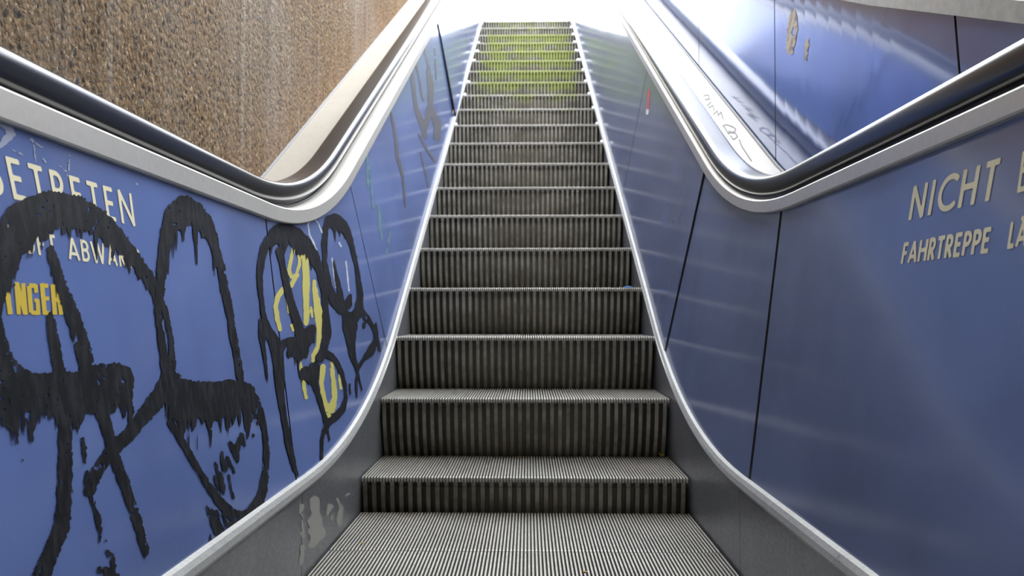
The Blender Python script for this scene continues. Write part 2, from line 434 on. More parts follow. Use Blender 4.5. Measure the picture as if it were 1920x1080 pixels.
# geometric sans capitals: bars and polylines in a box one unit high (x to the right, y down from the cap line)
def arc(cx, cy, rx, ry, a0, a1, n=14):
    return [(cx + rx * math.cos(math.radians(a0 + (a1 - a0) * k / n)), cy + ry * math.sin(math.radians(a0 + (a1 - a0) * k / n))) for k in range(n + 1)]
H = .066
GL = {  # width, bars, curves
 'A': (.72, [(.05, 1, .36, 0), (.67, 1, .36, 0), (.18, .72, .54, .72)], []),
 'B': (.52, [(H, 0, H, 1), (0, H, .3, H), (0, .47, .3, .47), (0, 1 - H, .3, 1 - H)], [arc(.26, .268, .19, .202, -90, 90), arc(.26, .702, .2, .232, -90, 90)]),
 'C': (.74, [], [arc(.5, .5, .5 - H, .5 - H, 52, 308, 24)]),
 'E': (.46, [(H, 0, H, 1), (0, H, .44, H), (0, .48, .4, .48), (0, 1 - H, .44, 1 - H)], []),
 'F': (.44, [(H, 0, H, 1), (0, H, .43, H), (0, .5, .38, .5)], []),
 'H': (.66, [(H, 0, H, 1), (.66 - H, 0, .66 - H, 1), (0, .48, .66, .48)], []),
 'I': (.13, [(H, 0, H, 1)], []),
 'L': (.42, [(H, 0, H, 1), (0, 1 - H, .42, 1 - H)], []),
 'N': (.74, [(H, 0, H, 1), (.74 - H, 0, .74 - H, 1), (.05, .0, .69, 1)], []),
 'P': (.48, [(H, 0, H, 1), (0, H, .26, H), (0, .54, .26, .54)], [arc(.24, .303, .18, .237, -90, 90)]),
 'R': (.52, [(H, 0, H, 1), (0, H, .26, H), (0, .52, .26, .52), (.2, .5, .47, 1)], [arc(.24, .293, .18, .227, -90, 90)]),
 'S': (.46, [], [arc(.23, .27, .165, .2, -20, -240, 14) + [(.2, .45), (.28, .53)] + arc(.225, .73, .18, .2, -40, 150, 14)]),
 'T': (.5, [(.25, 0, .25, 1), (0, H, .5, H)], []),
 'U': (.6, [(H, 0, H, .68), (.6 - H, 0, .6 - H, .68)], [arc(.3, .67, .3 - H, .33 - H, 0, 180)]),
 'W': (1.0, [(.05, 0, .28, 1), (.5, 0, .28, 1), (.5, 0, .72, 1), (.95, 0, .72, 1)], []),
 'Ä': (.72, [(.05, 1, .36, 0), (.67, 1, .36, 0), (.18, .72, .54, .72)], [[(.22, -.06), (.221, -.06)], [(.5, -.06), (.501, -.06)]]),
}
def layout(txt, gap=.2, space=.42):
    x = 0; out = []
    for ch in txt:
        if ch == ' ': x += space; continue
        out.append((ch, x)); x += GL[ch][0] + gap
    return out, x - gap
def letters_mesh(name, txt, first, corners, S, mat, parent, gap=.2, space=.42, hw=H, step=.032, lift=.0008, sq=1.0):
    """corners (tl, tr, br, bl) in photo pixels bound the characters from index `first` to the end of txt"""
    out, W = layout(txt, gap, space); x0 = out[first][1]
    q = hit_panel(S, [c[0] for c in corners], [c[1] for c in corners], lift)
    holder_v = []; holder_f = []
    for ch, x in out:
        wd, bars, curves = GL[ch]
        F = Field(-.1, -.16, wd + .12, 1.06, step)
        for b in bars: F.bar(*b, hw)
        for c in curves: F.stroke([(px, py, hw) for px, py in c])
        pos, faces = F.polys()
        a = ((pos[:, 0] + x - x0) / (W - x0))[:, None]; b = pos[:, 1][:, None]
        P = (q[0] * (1 - a) + q[1] * a) * (1 - b) + (q[3] * (1 - a) + q[2] * a) * b
        # back onto the panel surface
        P[:, 0] = S['sx'] * (.52 + LEAN * S['st'].dist(P[:, 1], P[:, 2]) - lift)
        n = len(holder_v); holder_v += list(P); holder_f += [tuple(i + n for i in f) for f in faces]
    return link(name, holder_v, holder_f, mat, parent)

# ------------------------------------------------------------------ the setting
def struct(o): o['kind'] = 'structure'; return o
def wall_mesh(name, x0, x1, zt, mat, y0=-2.2, y1=13.0, zb=-1.2):
    return struct(box(name, (x0, y0, zb), (x1, y1, zt), mat))
wall_mesh('wall_left', -1.25, -SIDE['L']['wall'], 4.3, CONC)
wall_mesh('shade_wall_right', 4.2, 4.6, 4.3, CONC)  # unseen wall, added to limit skylight from the right
struct(box('floor', (-1.25, -7, -.25), (4.2, 1.0, -.03), FLOORM))
struct(box('floor_landing', (-1.25, 10.2, 3.6), (4.2, 14.0, 3.9), FLOORM))
struct(box('wall_back', (-1.25, -7.2, -.2), (4.2, -7, 3.2), CONC))
struct(box('shade_ceiling', (-1.25, -7, 3.0), (4.2, 1.7, 3.3), FLOORM))  # unseen; added and drawn forward to shade the foreground
struct(link('bounce_ramp', [(1.0, 1.0, -.05), (4.2, 1.0, -.05), (4.2, 9.0, 3.9), (1.0, 9.0, 3.9), (1.0, 1.0, -.35), (4.2, 1.0, -.35), (4.2, 9.0, 3.6), (1.0, 9.0, 3.6)],
     [(0, 1, 2, 3), (4, 7, 6, 5), (0, 4, 5, 1), (1, 5, 6, 2), (2, 6, 7, 3), (3, 7, 4, 0)], FLOORM))  # unseen slope, added to bounce light

v = []
for x in (-.6, .6):
    for y, z in ((-1.7, -.42), (2.2, -.42), (9.3, 3.35), (11.7, 3.35)): v += [(x, y, z), (x, y, z - .1)]
f = []
for i in range(3):
    a = i * 2; f += [(a, a + 2, a + 10, a + 8), (a + 1, a + 9, a + 11, a + 3), (a, a + 1, a + 3, a + 2), (a + 8, a + 10, a + 11, a + 9)]
f += [(0, 8, 9, 1), (6, 7, 15, 14)]
struct(link('floor_pit', v, f, GAP))
# right-hand blue cladding wall with its coping: panels between vertical joints
SR = SIDE['R']; WR = SR['wall']; TILT = .0875
clad = struct(empty('wall_cladding', (WR, 0, 0)))
clad['label'] = 'glossy dark blue panel wall rising behind the right handrail'
def cope_z(y):
    if y < .95: return .92
    if y < 2.1: return 1.1 + .436 * (y - 1.366)
    return 1.42 + T30 * (y - 2.1)
def clad_pt(y, t, off=0.0):
    zb = SR['tt'].z(y) - .02; zt = cope_z(y); z = zb + (zt - zb) * t
    return (WR + TILT * (z - zb) * C30 + off, y, z)
joints = [(-1.5, -1.5), (.35, .36), (1.467, 1.557), (2.604, 2.757), (3.752, 3.97), (4.92, 5.13), (6.1, 6.3), (7.25, 7.45), (8.4, 8.6), (9.6, 9.8)]
for k in range(len(joints) - 1):
    (b0, t0), (b1, t1) = joints[k], joints[k + 1]
    v, f = [], []; nu, nt = 12, 5
    for off in (0, .015):
        for i in range(nu + 1):
            for j in range(nt + 1):
                t = j / nt; a = i / nu
                ya = b0 + (t0 - b0) * t + .0042; yb = b1 + (t1 - b1) * t - .0042
                p = clad_pt(ya + (yb - ya) * a, t, off); v.append((p[0] - WR, p[1], p[2]))
    n = (nu + 1) * (nt + 1)
    for i in range(nu):
        for j in range(nt):
            q = i * (nt + 1) + j
            f.append((q, q + nt + 1, q + nt + 2, q + 1)); f.append((n + q, n + q + 1, n + q + nt + 2, n + q + nt + 1))
    for i in range(nu):
        for j in (0, nt):
            q = i * (nt + 1) + j; f.append((q, q + nt + 1, n + q + nt + 1, n + q))
    for j in range(nt):
        for i in (0, nu):
            q = i * (nt + 1) + j; f.append((q, q + 1, n + q + 1, n + q))
    link('cladding_panel', v, f, [MB2, GAP], clad, [0 if all(i2 < n for i2 in q) else 1 for q in f])
ys = list(np.linspace(-1.5, 9.8, 60)); v, f = [], []
for y in ys:
    for t, off in ((0, .025), (1, .025), (1, .09), (0, .09)):
        p = clad_pt(y, t, off); v.append((p[0] - WR, p[1], p[2]))
for i in range(len(ys) - 1):
    for j in range(4): f.append((i * 4 + j, i * 4 + 4 + j, i * 4 + 4 + (j + 1) % 4, i * 4 + (j + 1) % 4))
f += [(0, 1, 2, 3), tuple(len(v) - 4 + j for j in range(4))]
link('backing', v, f, GAP, clad)
v, f = [], []
prof = [(-.012, -.004), (-.012, .034), (-.006, .042), (.1, .046), (.1, -.004)]
for y in ys:
    p = clad_pt(y, 1)
    for dx, dz in prof: v.append((p[0] + dx - WR, y, p[2] + dz))
m = len(prof)
for i in range(len(ys) - 1):
    for j in range(m): f.append((i * m + j, i * m + m + j, i * m + m + (j + 1) % m, i * m + (j + 1) % m))
f += [tuple(range(m)), tuple(len(v) - m + j for j in range(m))]
link('coping', v, f, COPE, clad)
# torn paper left on the cladding
def on_clad(px, py, off=-.0012):
    d = rays(px, py); X = np.full(np.shape(px), .84)
    for _ in range(8):
        t = (X - CAM[0]) / d[..., 0]; p = CAM + d * t[..., None]
        zb = np.array([SR['tt'].z(float(y)) - .02 for y in p[..., 1].ravel()]).reshape(p[..., 1].shape)
        X = WR + TILT * (p[..., 2] - zb) * C30
    p[..., 0] += off; return p
F = Field(1460, 10, 1530, 120, 1.0)
F.stroke([(1488, 24, 6), (1487, 40, 9), (1486, 60, 9.5), (1484, 80, 8.5), (1482, 95, 7)])
F.ragged(2.2, 3, 5, 5)
F2 = Field(1460, 10, 1530, 120, 1.0); F2.stroke([(1489, 52, 2), (1487, 62, 3), (1488, 66, 2)]); F.D = np.maximum(F.D, -F2.D)
pos, fc = F.polys(); P = on_clad(pos[:, 0], pos[:, 1]); P[:, 0] -= WR
link('paper_residue', P, fc, RESID, clad)
F = Field(1500, 60, 1530, 120, 1.0); F.stroke([(1516, 74, 2.5), (1513, 88, 4), (1512, 100, 2.5), (1511, 112, 2.5)]).ragged(1.6, 3, 4, 9)
pos, fc = F.polys(); P = on_clad(pos[:, 0], pos[:, 1]); P[:, 0] -= WR
link('paper_residue', P, fc, RESID, clad)

# ------------------------------------------------------------------ balustrades
def seam_u(S, px, py):
    p = hit_panel(S, np.array([float(px)]), np.array([float(py)]))[0]
    lo, hi = 0, 14.0   # foot of the perpendicular on the lower curve
    best = min((abs((p[1] - S['st'].at(u)[0]) * S['st'].at(u)[3] - (p[2] - S['st'].at(u)[1]) * S['st'].at(u)[2]), u) for u in np.linspace(0, 13, 5201))
    return best[1]
bal = {}
for key, label in (('L', 'left escalator balustrade with blue panels covered in black graffiti'), ('R', 'right escalator balustrade with clean blue panels and cream lettering')):
    S = SIDE[key]; sx = S['sx']; e = empty('escalator_balustrade'); tag(e, label, 'balustrade'); bal[key] = e
    if key == 'L': seams = [.4, seam_u(S, 532, 700), seam_u(S, 680, 450), seam_u(S, 836, 135), seam_u(S, 836, 135) + 1.9, 11.0, 13.2]
    else: seams = [.4, seam_u(S, 1437, 640), seam_u(S, 1288, 480), seam_u(S, 1198, 210), seam_u(S, 1198, 210) + 1.9, 11.0, 13.2]
    for k in range(len(seams) - 1):
        proud = {('L', 3): (.017, .008), ('R', 2): (.004, .0055), ('R', 1): (.0025, .002)}
        wide = {('L', 3): .008, ('R', 2): .0065, ('R', 1): .005}
        a, b = seams[k] + wide.get((key, k), .0042), seams[k + 1] - wide.get((key, k + 1), .0042)
        nu = max(8, int((b - a) / .07)); nn = 6; v, f = [], []
        lift = .0015 if (k % 2) else 0.0
        for off in (0, .010):
            for i in range(nu + 1):
                u = a + (b - a) * i / nu; top = panel_top(S, u)
                for j in range(nn + 1):
                    x, y, z = panel_point(S, u, -.004 + (top + .004) * j / nn)
                    # a few sheets stand proud of the one before at their lower joint
                    pb, pt = proud.get((key, k), (0, 0)); pr = (pb + (pt - pb) * j / nn) * max(0, 1 - i / nu / .8)
                    v.append((x + sx * (off - pr), y, z))
        n = (nu + 1) * (nn + 1)
        for i in range(nu):
            for j in range(nn):
                q = i * (nn + 1) + j
                f.append((q, q + nn + 1, q + nn + 2, q + 1)); f.append((n + q, n + q + 1, n + q + nn + 2, n + q + nn + 1))
            for j in (0, nn):
                q = i * (nn + 1) + j; f.append((q, q + nn + 1, n + q + nn + 1, n + q))
        for j in range(nn):
            for i in (0, nu):
                q = i * (nn + 1) + j; f.append((q, q + 1, n + q + 1, n + q))
        fm = []
        for q in f:
            front = all(i2 < n for i2 in q); fm.append(0 if front else 1)
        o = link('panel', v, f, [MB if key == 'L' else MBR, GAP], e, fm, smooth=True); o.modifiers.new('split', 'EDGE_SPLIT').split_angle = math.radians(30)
    v, f = [], []; us = np.linspace(.4, 13.2, 110)
    for u in us:
        top = panel_top(S, u)
        for n_, off in ((-.004, .018), (top, .018), (top, .026), (-.004, .026)):
            x, y, z = panel_point(S, u, n_); v.append((x + sx * off, y, z))
    for i in range(len(us) - 1):
        for j in range(4): f.append((i * 4 + j, i * 4 + 4 + j, i * 4 + 4 + (j + 1) % 4, i * 4 + (j + 1) % 4))
    f += [(0, 1, 2, 3), tuple(len(v) - 4 + j for j in range(4))]
    link('panel_backing', v, f, GAP, e)
    # the machine room's inner casing beside the steps
    sweep('side_casing', S, [(.508, 'sb', -.006), (.53, 'st', -.012), (.53, 'sb', -.52), (.508, 'sb', -.52)], GAP, e, closed=True)
    sweep('handrail_trim', S, [(.612, 'tb', .0), (.588, 'tb', 0), (.5845, 'tb', .0025), (.5845, 'tt', -.0035), (.5865, 'tt', -.0008), (.590, 'tt', 0), (S['hx'] - .02, 'tt', .001), (S['hx'] - .02, 'tt', -.02)], ALU, e)
    hx = S['hx']
    sweep('handrail_guide', S, [(hx - .026, 'tt', -.002), (hx - .026, 'tt', .008), (hx - .020, 'tt', .009), (hx - .020, 'hr', -.057), (hx - .026, 'hr', -.054), (hx - .026, 'hr', -.040), (hx + .026, 'hr', -.040), (hx + .028, 'tt', -.002)], GUIDE, e, closed=True)
    sweep('decking', S, [(hx + .024, 'tt', -.02), (hx + .024, 'tt', 0), (S['wall'] - .001, 'tt', .0), (S['wall'] - .001, 'tt', -.03)], DECK, e, closed=True)
    W_ = S['wall']
    sweep('edge_shadow_gap', S, [(W_ - .009, 'tt', -.001), (W_ - .008, 'tt', .0035), (W_ - .001, 'tt', .006), (W_ - .001, 'tt', -.001)], SHADOWGAP, e, closed=True)  # grey strip standing in for the shadow gap between deck and wall
    sweep('skirt_molding', S, [(.5035, 'sb', -.004), (.4995, 'sb', -.001), (.4985, 'sb', .004), (.502, 'st', -.010), (.509, 'st', -.002), (.518, 'st', .0015), (.5215, 'st', -.001), (.5215, 'sb', -.004)], STRIP, e, closed=True)
    cut = 1.84 if key == 'L' else 1.9
    for y0, y1 in ((-1.6, cut - .0015), (cut + .0015, 11.6)):
        us = sorted(set([S['sb'].u_of_y(y0)] + [u for u in np.linspace(.4, 13.4, 60) if S['sb'].u_of_y(y0) < u < S['sb'].u_of_y(y1)] + [S['sb'].u_of_y(y1)]))
        v, f = [], []
        for off in (0, .004):
            for u in us:
                y, z, ny, nz = S['sb'].at(u); v += [(sx * (.5025 + off), y, z), (sx * (.5025 + off), y, z - .5)]
        n = len(us) * 2
        for i in range(len(us) - 1):
            q = i * 2; f += [(q, q + 2, q + 3, q + 1), (n + q, n + q + 1, n + q + 3, n + q + 2), (q, n + q, n + q + 2, q + 2), (q + 1, q + 3, n + q + 3, n + q + 1)]
        f += [(0, 1, n + 1, n), (n - 2, 2 * n - 2, 2 * n - 1, n - 1)]
        link('skirt_panel', v, f, SKIRT, e)
    # the moving rubber handrail: a thing of its own
    half = [(-.028, -.050), (-.034, -.0485), (-.0380, -.044), (-.0398, -.036), (-.0402, -.024), (-.0396, -.016), (-.0378, -.0095), (-.0345, -.0048), (-.030, -.0019), (-.024, -.0006), (-.010, 0)]
    prof = half + [(-a, b) for a, b in half[::-1]] + [(.028, -.041), (-.028, -.041)]
    hrail = sweep('handrail', S, [(S['hx'] + x, 'hr', n) for x, n in prof], RUBBER, None, closed=True, split=50)
    tag(hrail, 'black rubber handrail along the graffitied left balustrade beside the rough concrete wall' if key == 'L' else 'black rubber handrail along the lettered right balustrade beside the glossy blue wall', 'handrail', 'moving rubber handrails')

# ------------------------------------------------------------------ lettering
S = SIDE['L']; e = bal['L']
letters_mesh('lettering', 'BETRETEN', 1, [(8, 292), (245, 363), (253, 424), (25, 373)], S, CREAM, e, gap=.27)
letters_mesh('lettering', 'LÄUFT ABWÄRTS', 2, [(38, 430), (260, 468), (264, 505), (45, 474)], S, CREAM, e, gap=.17, space=.55, hw=.072)
S = SIDE['R']; e = bal['R']
letters_mesh('lettering', 'NICHT', 0, [(1714.6, 350), (1878, 296), (1864, 374), (1704.5, 413)], S, CREAM, e, gap=.26, hw=.08)
letters_mesh('lettering', 'BETRETEN', 0, [(1919, 284), (2240, 178), (2222, 276), (1908, 362)], S, CREAM, e, gap=.27)
letters_mesh('lettering', 'FAHRTREPPE', 0, [(1696.6, 456), (1861, 426), (1853.8, 473), (1690.5, 494.7)], S, CREAM, e, gap=.15, hw=.098)
letters_mesh('lettering', 'LÄUFT', 0, [(1897.6, 416.5), (1990, 398), (1983, 446), (1890, 466)], S, CREAM, e, gap=.15, hw=.098)
# heavy condensed yellow letters
S = SIDE['L']; e = bal['L']
F = Field(-6, 515, 130, 605, 1.0)
def ybar(*p): F.bar(*p)
ybar(10, 528, 18, 589, 4.6)
ybar(29, 529, 34, 589.5, 3.9); ybar(42, 531, 47, 590, 3.9); ybar(30, 530, 46, 589, 4.2)
ybar(53, 536, 57, 586, 4.2); ybar(53, 535, 66, 536, 4.2); ybar(57, 586, 71, 587, 4.0); ybar(69, 562, 70.5, 590, 3.8); ybar(63, 563, 71, 563.5, 3.4); ybar(65.5, 534, 66.5, 549, 3.6)
ybar(77, 531, 83, 590, 4.2); ybar(75, 535, 89, 536, 3.8); ybar(78, 559, 91, 560, 3.6); ybar(80, 586.5, 95, 587.5, 3.8)
ybar(97, 533, 102, 590, 4.2); ybar(96, 537, 107, 537.5, 3.8); ybar(98, 562, 109, 562.5, 3.6); ybar(107, 537, 109, 560, 3.9); ybar(109.5, 562, 113.5, 590, 3.9)
paint_on_panel('yellow_lettering', F, S, YELL, e, .0009, 'heavy yellow lettering')

# ------------------------------------------------------------------ graffiti on the left panels
X0, Y0, X1, Y1 = -8, 340, 740, 1090
FA = Field(X0, Y0, X1, Y1, 1.8)
for s in (
 [(-24, 600, 18), (-8, 535, 22), (8, 465, 33), (40, 412, 35), (90, 388, 31), (140, 396, 29), (182, 414, 22), (213, 440, 17), (245, 477, 12), (275, 517, 11), (297, 552, 10)],
 [(-22, 560, 16), (-12, 620, 18), (0, 660, 16), (18, 700, 22), (50, 735, 36), (100, 737, 38), (150, 736, 40), (190, 728, 46), (214, 716, 36), (224, 735, 24)],
 [(20, 740, 30), (12, 770, 18), (25, 800, 8)],
 [(238, 745, 6), (244, 770, 5), (243, 790, 4)],
): FA.stroke(s)
FA.drips(55, 3.6, 3, 2.6)
for s in (
 [(92, 592, 7), (100, 640, 10), (108, 690, 11), (115, 740, 14), (120, 800, 12), (121, 850, 13), (120, 900, 13.5), (118, 950, 14), (113, 990, 15), (95, 1033, 15), (76, 1080, 17), (66, 1110, 17)],
 [(93, 467, 7), (100, 490, 9), (112, 535, 10.5), (122, 560, 12), (134, 590, 13), (147, 630, 14), (160, 680, 15), (165, 712, 18)],
 [(79, 400, 7), (82, 425, 7), (83, 445, 6)],
 [(190, 775, 12), (203, 815, 10), (210, 850, 11), (222, 880, 9.5), (235, 915, 9), (249, 956, 8.5), (262, 1000, 8), (272, 1036, 7)],
 [(166, 921, 10), (179, 886, 11.5), (202, 852, 12), (233, 822, 13), (256, 793, 13), (280, 765, 15), (303, 737, 18), (316, 708, 16)],
 [(161, 885, 3), (160, 905, 4)],
 [(153, 823, 3.2), (156, 845, 4.5), (158, 868, 3)],
 [(169, 930, 3.5), (174, 947, 3), (179, 962, 4.5), (184, 980, 5), (186, 1000, 2.6), (186, 1016, 1.4)], [(197, 1013, 2), (198, 1015, 2)],
 [(200, 1036, 5), (208, 1042, 4), (211, 1058, 3.5), (211, 1072, 4)], [(186, 1067, 7), (200, 1073, 8), (216, 1082, 8)],
 [(144, 792, 4), (146, 798, 4)], [(38, 857, 1.4), (40, 862, 1.6)],
 [(50, 780, 5), (55, 805, 4), (57, 826, 4)],
): FA.stroke(s)
FA.ragged(2.4, 2.8, 6, 1)
sp = Field(X0, Y0, X1, Y1, 1.8)
FA.speckle(.775, 3.2, 6.5, 21)
FB = Field(X0, Y0, X1, Y1, 1.8)
for s in (
 [(298, 545, 8), (302, 500, 9), (307, 460, 11), (315, 425, 14), (328, 400, 21), (345, 390, 24), (362, 396, 19), (380, 412, 15), (395, 440, 10), (405, 475, 8)],
 [(316, 706, 16), (330, 733, 26), (365, 748, 33), (400, 750, 34), (430, 742, 31), (455, 738, 22), (472, 752, 13)],
): FB.stroke(s)
FB.drips(80, 3.2, 8, 2.4)
for s in (
 [(405, 475, 8), (413, 505, 7.5), (421, 545, 7.5), (430, 590, 7), (438, 640, 7), (445, 680, 6.5), (450, 716, 6)],
 [(298, 540, 8), (294, 580, 6.5), (298, 620, 6), (305, 660, 7), (313, 700, 12)], [(300, 560, 6), (312, 600, 4.5), (319, 640, 5), (322, 680, 7), (318, 705, 10)],
 [(472, 752, 12), (485, 772, 8), (495, 805, 5.5), (498, 850, 5.5), (496, 890, 6.5), (488, 930, 9), (475, 958, 13), (452, 980, 15), (438, 985, 12)],
 [(322, 768, 7), (320, 795, 7), (330, 810, 6.5), (350, 845, 6), (370, 880, 6), (390, 912, 6.5), (408, 938, 8), (425, 957, 10), (440, 968, 12), (455, 972, 14)],
 [(429, 830, 3), (438, 842, 7), (445, 865, 2)], [(446, 822, 4), (442, 850, 6), (439, 856, 3)], [(413, 848, 3), (420, 878, 6)], [(425, 858, 4), (437, 885, 2)], [(402, 868, 1.5), (409, 890, 3.5)], [(412, 888, 3), (420, 920, 2)],
 [(401, 893, 2), (410, 928, 2)], [(409, 895, 3.2), (418, 928, 2)], [(427, 892, 2), (436, 934, 1.5)], [(451, 815, 4), (460, 842, 2)], [(457, 762, 6), (463, 800, 5), (462, 822, 2)], [(478, 783, 2.4), (482, 793, 3)], [(473, 815, 1.6), (474, 818, 1.6)],
 [(385, 944, 1.4), (398, 985, 4), (405, 1002, 3)], [(395, 953, 2.5), (408, 998, 5.5)], [(405, 958, 2), (411, 990, 4)], [(417, 964, 3), (423, 984, 2.5)], [(391, 1001, 1.5), (395, 1016, 2)], [(414, 985, 2), (418, 996, 2)],
): FB.stroke(s)
FB.ragged(1.8, 2.6, 8, 31); FB.speckle(.80, 3, 6, 41)
FC = Field(X0, Y0, X1, Y1, 1.6)
for s in (
 [(509, 452, 9), (518, 440, 17), (532, 437, 20), (550, 440, 16), (570, 456, 13), (587, 478, 10), (600, 510, 7)],
 [(527, 639, 2), (543, 640, 9), (560, 645, 17), (574, 630, 15), (583, 617, 9)], [(546, 658, 10), (565, 660, 12)],
 [(572, 700, 13), (584, 704, 13)],
 [(609, 430, 6), (617, 412, 9), (628, 412, 12), (640, 421, 10), (650, 435, 7.5)],
): FC.stroke(s)
FC.drips(45, 3.0, 17, 3)
for s in (
 [(499, 445, 3), (495, 462, 8), (488, 490, 7), (485, 520, 5.5), (487, 550, 4.5), (490, 575, 4), (495, 600, 5), (504, 625, 9), (513, 640, 11), (520, 668, 11), (522, 704, 10), (525, 743, 7), (533, 794, 5.5), (540, 833, 6.5), (551, 880, 4)],
 [(487, 600, 3.5), (489, 630, 6), (493, 655, 3.5), (497, 690, 2.5), (500, 717, 1.2)], [(530, 780, 1.5), (544, 850, 3), (556, 890, 3)],
 [(600, 510, 7), (607, 550, 6), (610, 590, 6.5), (612, 622, 9), (608, 648, 7), (602, 662, 6)],
 [(522, 470, 7), (527, 490, 5.5), (532, 515, 6), (539, 548, 7), (549, 585, 8), (559, 614, 9), (562, 630, 9)],
 [(598, 670, 9), (608, 663, 8), (620, 668, 6), (632, 682, 5), (640, 700, 4.4), (646, 725, 3.4), (647, 748, 3.4), (642, 766, 6), (630, 779, 7), (615, 792, 5.5), (607, 805, 4.5), (602, 825, 3.2), (602, 862, 2.4)],
 [(588, 690, 11), (586, 712, 7), (594, 735, 5), (603, 765, 4), (610, 790, 4), (616, 824, 1.4)],
 [(609, 430, 5), (607, 460, 5.5), (608, 490, 4), (612, 520, 6), (618, 545, 7), (628, 565, 10), (640, 577, 12), (650, 570, 9), (656, 554, 3.5)],
 [(650, 435, 7), (660, 465, 4.5), (668, 500, 4), (672, 530, 4.5), (674, 555, 6), (672, 580, 9), (664, 595, 10), (655, 602, 9)],
 [(625, 490, 1.6), (630, 520, 4), (637, 550, 5), (640, 572, 7)],
 [(650, 592, 9), (655, 612, 14), (657, 640, 9), (660, 667, 6), (668, 690, 3), (672, 710, 2), (677, 731, 1.4)],
 [(676, 582, 6), (690, 600, 5), (700, 615, 3), (703, 632, 3), (700, 645, 6), (693, 660, 8), (680, 674, 4), (672, 688, 3), (667, 709, 2), (667, 746, 1.3)],
 [(682, 600, 4), (682, 615, 3)], [(704, 606, 1.6), (711, 658, 2)], [(654, 720, 2), (656, 742, 1.4)],
): FC.stroke(s)
FC.ragged(1.1, 3, 8, 51); FC.speckle(.86, 3, 7, 61)
eL = bal['L']; SL = SIDE['L']
FG = Field(640, 60, 880, 430, 1.5)
for s in (
 [(772, 114, 3), (774, 157, 3.5), (780, 204, 4), (791, 231, 6), (797, 256, 4)], [(797, 240, 6), (807, 196, 5), (807, 157, 6), (803, 130, 3)], [(807, 200, 5), (820, 235, 7), (819, 258, 6)],
 [(784, 250, 1.6), (800, 280, 2), (815, 303, 2)], [(780, 118, 2), (793, 188, 1.8)], [(733, 211, 2), (741, 254, 3), (745, 293, 3), (755, 332, 2.6), (760, 388, 1.4)],
 [(788, 285, 1.2), (803, 352, 1)], [(795, 84, 1.4), (805, 138, 1.6)], [(815, 90, 1), (818, 150, 1.2)],
): FG.stroke(s)
FG.ragged(.9, 3, 9, 71)
FY = Field(500, 430, 660, 800, 1.5)
for s in (
 [(552, 455, 4.5), (546, 480, 3.2), (541, 505, 3.2), (545, 520, 3), (555, 515, 3), (561, 495, 3.2), (560, 470, 3.4), (556, 457, 4)], [(557, 515, 4), (545, 535, 4.5), (530, 541, 4.5), (520, 556, 5), (516, 575, 4.5), (519, 597, 4.5), (524, 618, 3.2)],
 [(562, 472, 5), (571, 482, 6.5), (573, 510, 6.5), (573, 545, 6.5), (574, 580, 5.5), (573, 606, 5)], [(588, 528, 3.5), (592, 560, 6.5), (597, 590, 8), (599, 620, 6), (595, 650, 4), (587, 668, 5), (586, 678, 3)], [(582, 576, 2), (585, 594, 2)],
 [(538, 560, 2.6), (541, 585, 3)], [(546, 610, 3), (549, 619, 3)], [(562, 680, 2.5), (567, 710, 4), (573, 746, 3)],
 [(605, 688, 5), (602, 717, 4), (606, 745, 4.5), (612, 766, 6), (621, 768, 7), (627, 745, 5), (625, 715, 4.5), (620, 692, 3)], [(614, 780, 6), (614, 788, 3)], [(636, 704, 2.5), (638, 728, 3)], [(621, 680, 3), (624, 702, 3)],
): FY.stroke(s)
FY.ragged(.8, 4, 8, 81)
FN = Field(660, 250, 745, 490, 1.5)
for s in ([(687, 274, 1.6), (690, 351, 2)], [(692, 312, 1.2), (699, 390, 1.2)], [(710, 387, 2), (712, 425, 2.4), (716, 450, 1.6)], [(731, 433, 1.4), (725, 474, 1)]): FN.stroke(s)
FN.ragged(1.0, 3, 10, 91)
FW = Field(570, 400, 700, 570, 1.2)
for s in ([(580, 440, 1.6), (577, 422, 1.5), (580, 411, 1.4), (588, 409, 1.4), (597, 420, 1.4), (603, 436, 1.4)], [(580, 440, 1.6), (588, 458, 2.2), (596, 480, 2)], [(622, 484, 1), (626, 520, 1.4), (629, 540, 1)], [(648, 490, 1), (654, 545, 1.6)], [(635, 455, 1.5), (639, 462, 1.5)]): FW.stroke(s)
FW.ragged(.5, 3, 6, 95)
paint_on_panel('yellow_scrawl', FY, SL, YSPRAY, eL, .0011, 'pale yellow spray scrawl')
paint_on_panel('white_scrawl', FW, SL, WHITE, eL, .0010, 'thin white scrawl')
paint_on_panel('green_streak', FN, SL, GREEN, eL, .0010, 'green spray streaks')
paint_on_panel('grey_graffiti', FG, SL, FADED, eL, .0012, 'faded grey graffiti')
paint_on_panel('black_graffiti', FA, SL, BLACK, eL, .0016, 'large black marker tag')
paint_on_panel('black_graffiti', FB, SL, BLACK, eL, .0020, 'black looping marker tag')
paint_on_panel('black_graffiti', FC, SL, BLACK, eL, .0024, 'smaller black marker tag')
FS = Field(-8, 215, 330, 440, 1.2)  # pale blue-grey patch and thin pale strokes below the trim
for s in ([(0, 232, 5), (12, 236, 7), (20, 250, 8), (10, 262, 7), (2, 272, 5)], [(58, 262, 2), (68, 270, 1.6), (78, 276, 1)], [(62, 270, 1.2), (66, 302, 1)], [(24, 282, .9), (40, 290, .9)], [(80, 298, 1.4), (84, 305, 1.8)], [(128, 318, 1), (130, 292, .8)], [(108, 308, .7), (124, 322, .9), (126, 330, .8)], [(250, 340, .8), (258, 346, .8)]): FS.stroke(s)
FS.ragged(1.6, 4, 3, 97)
paint_on_panel('pale_mark', FS, SL, PALEMARK, eL, .0007, 'pale marks near the trim')
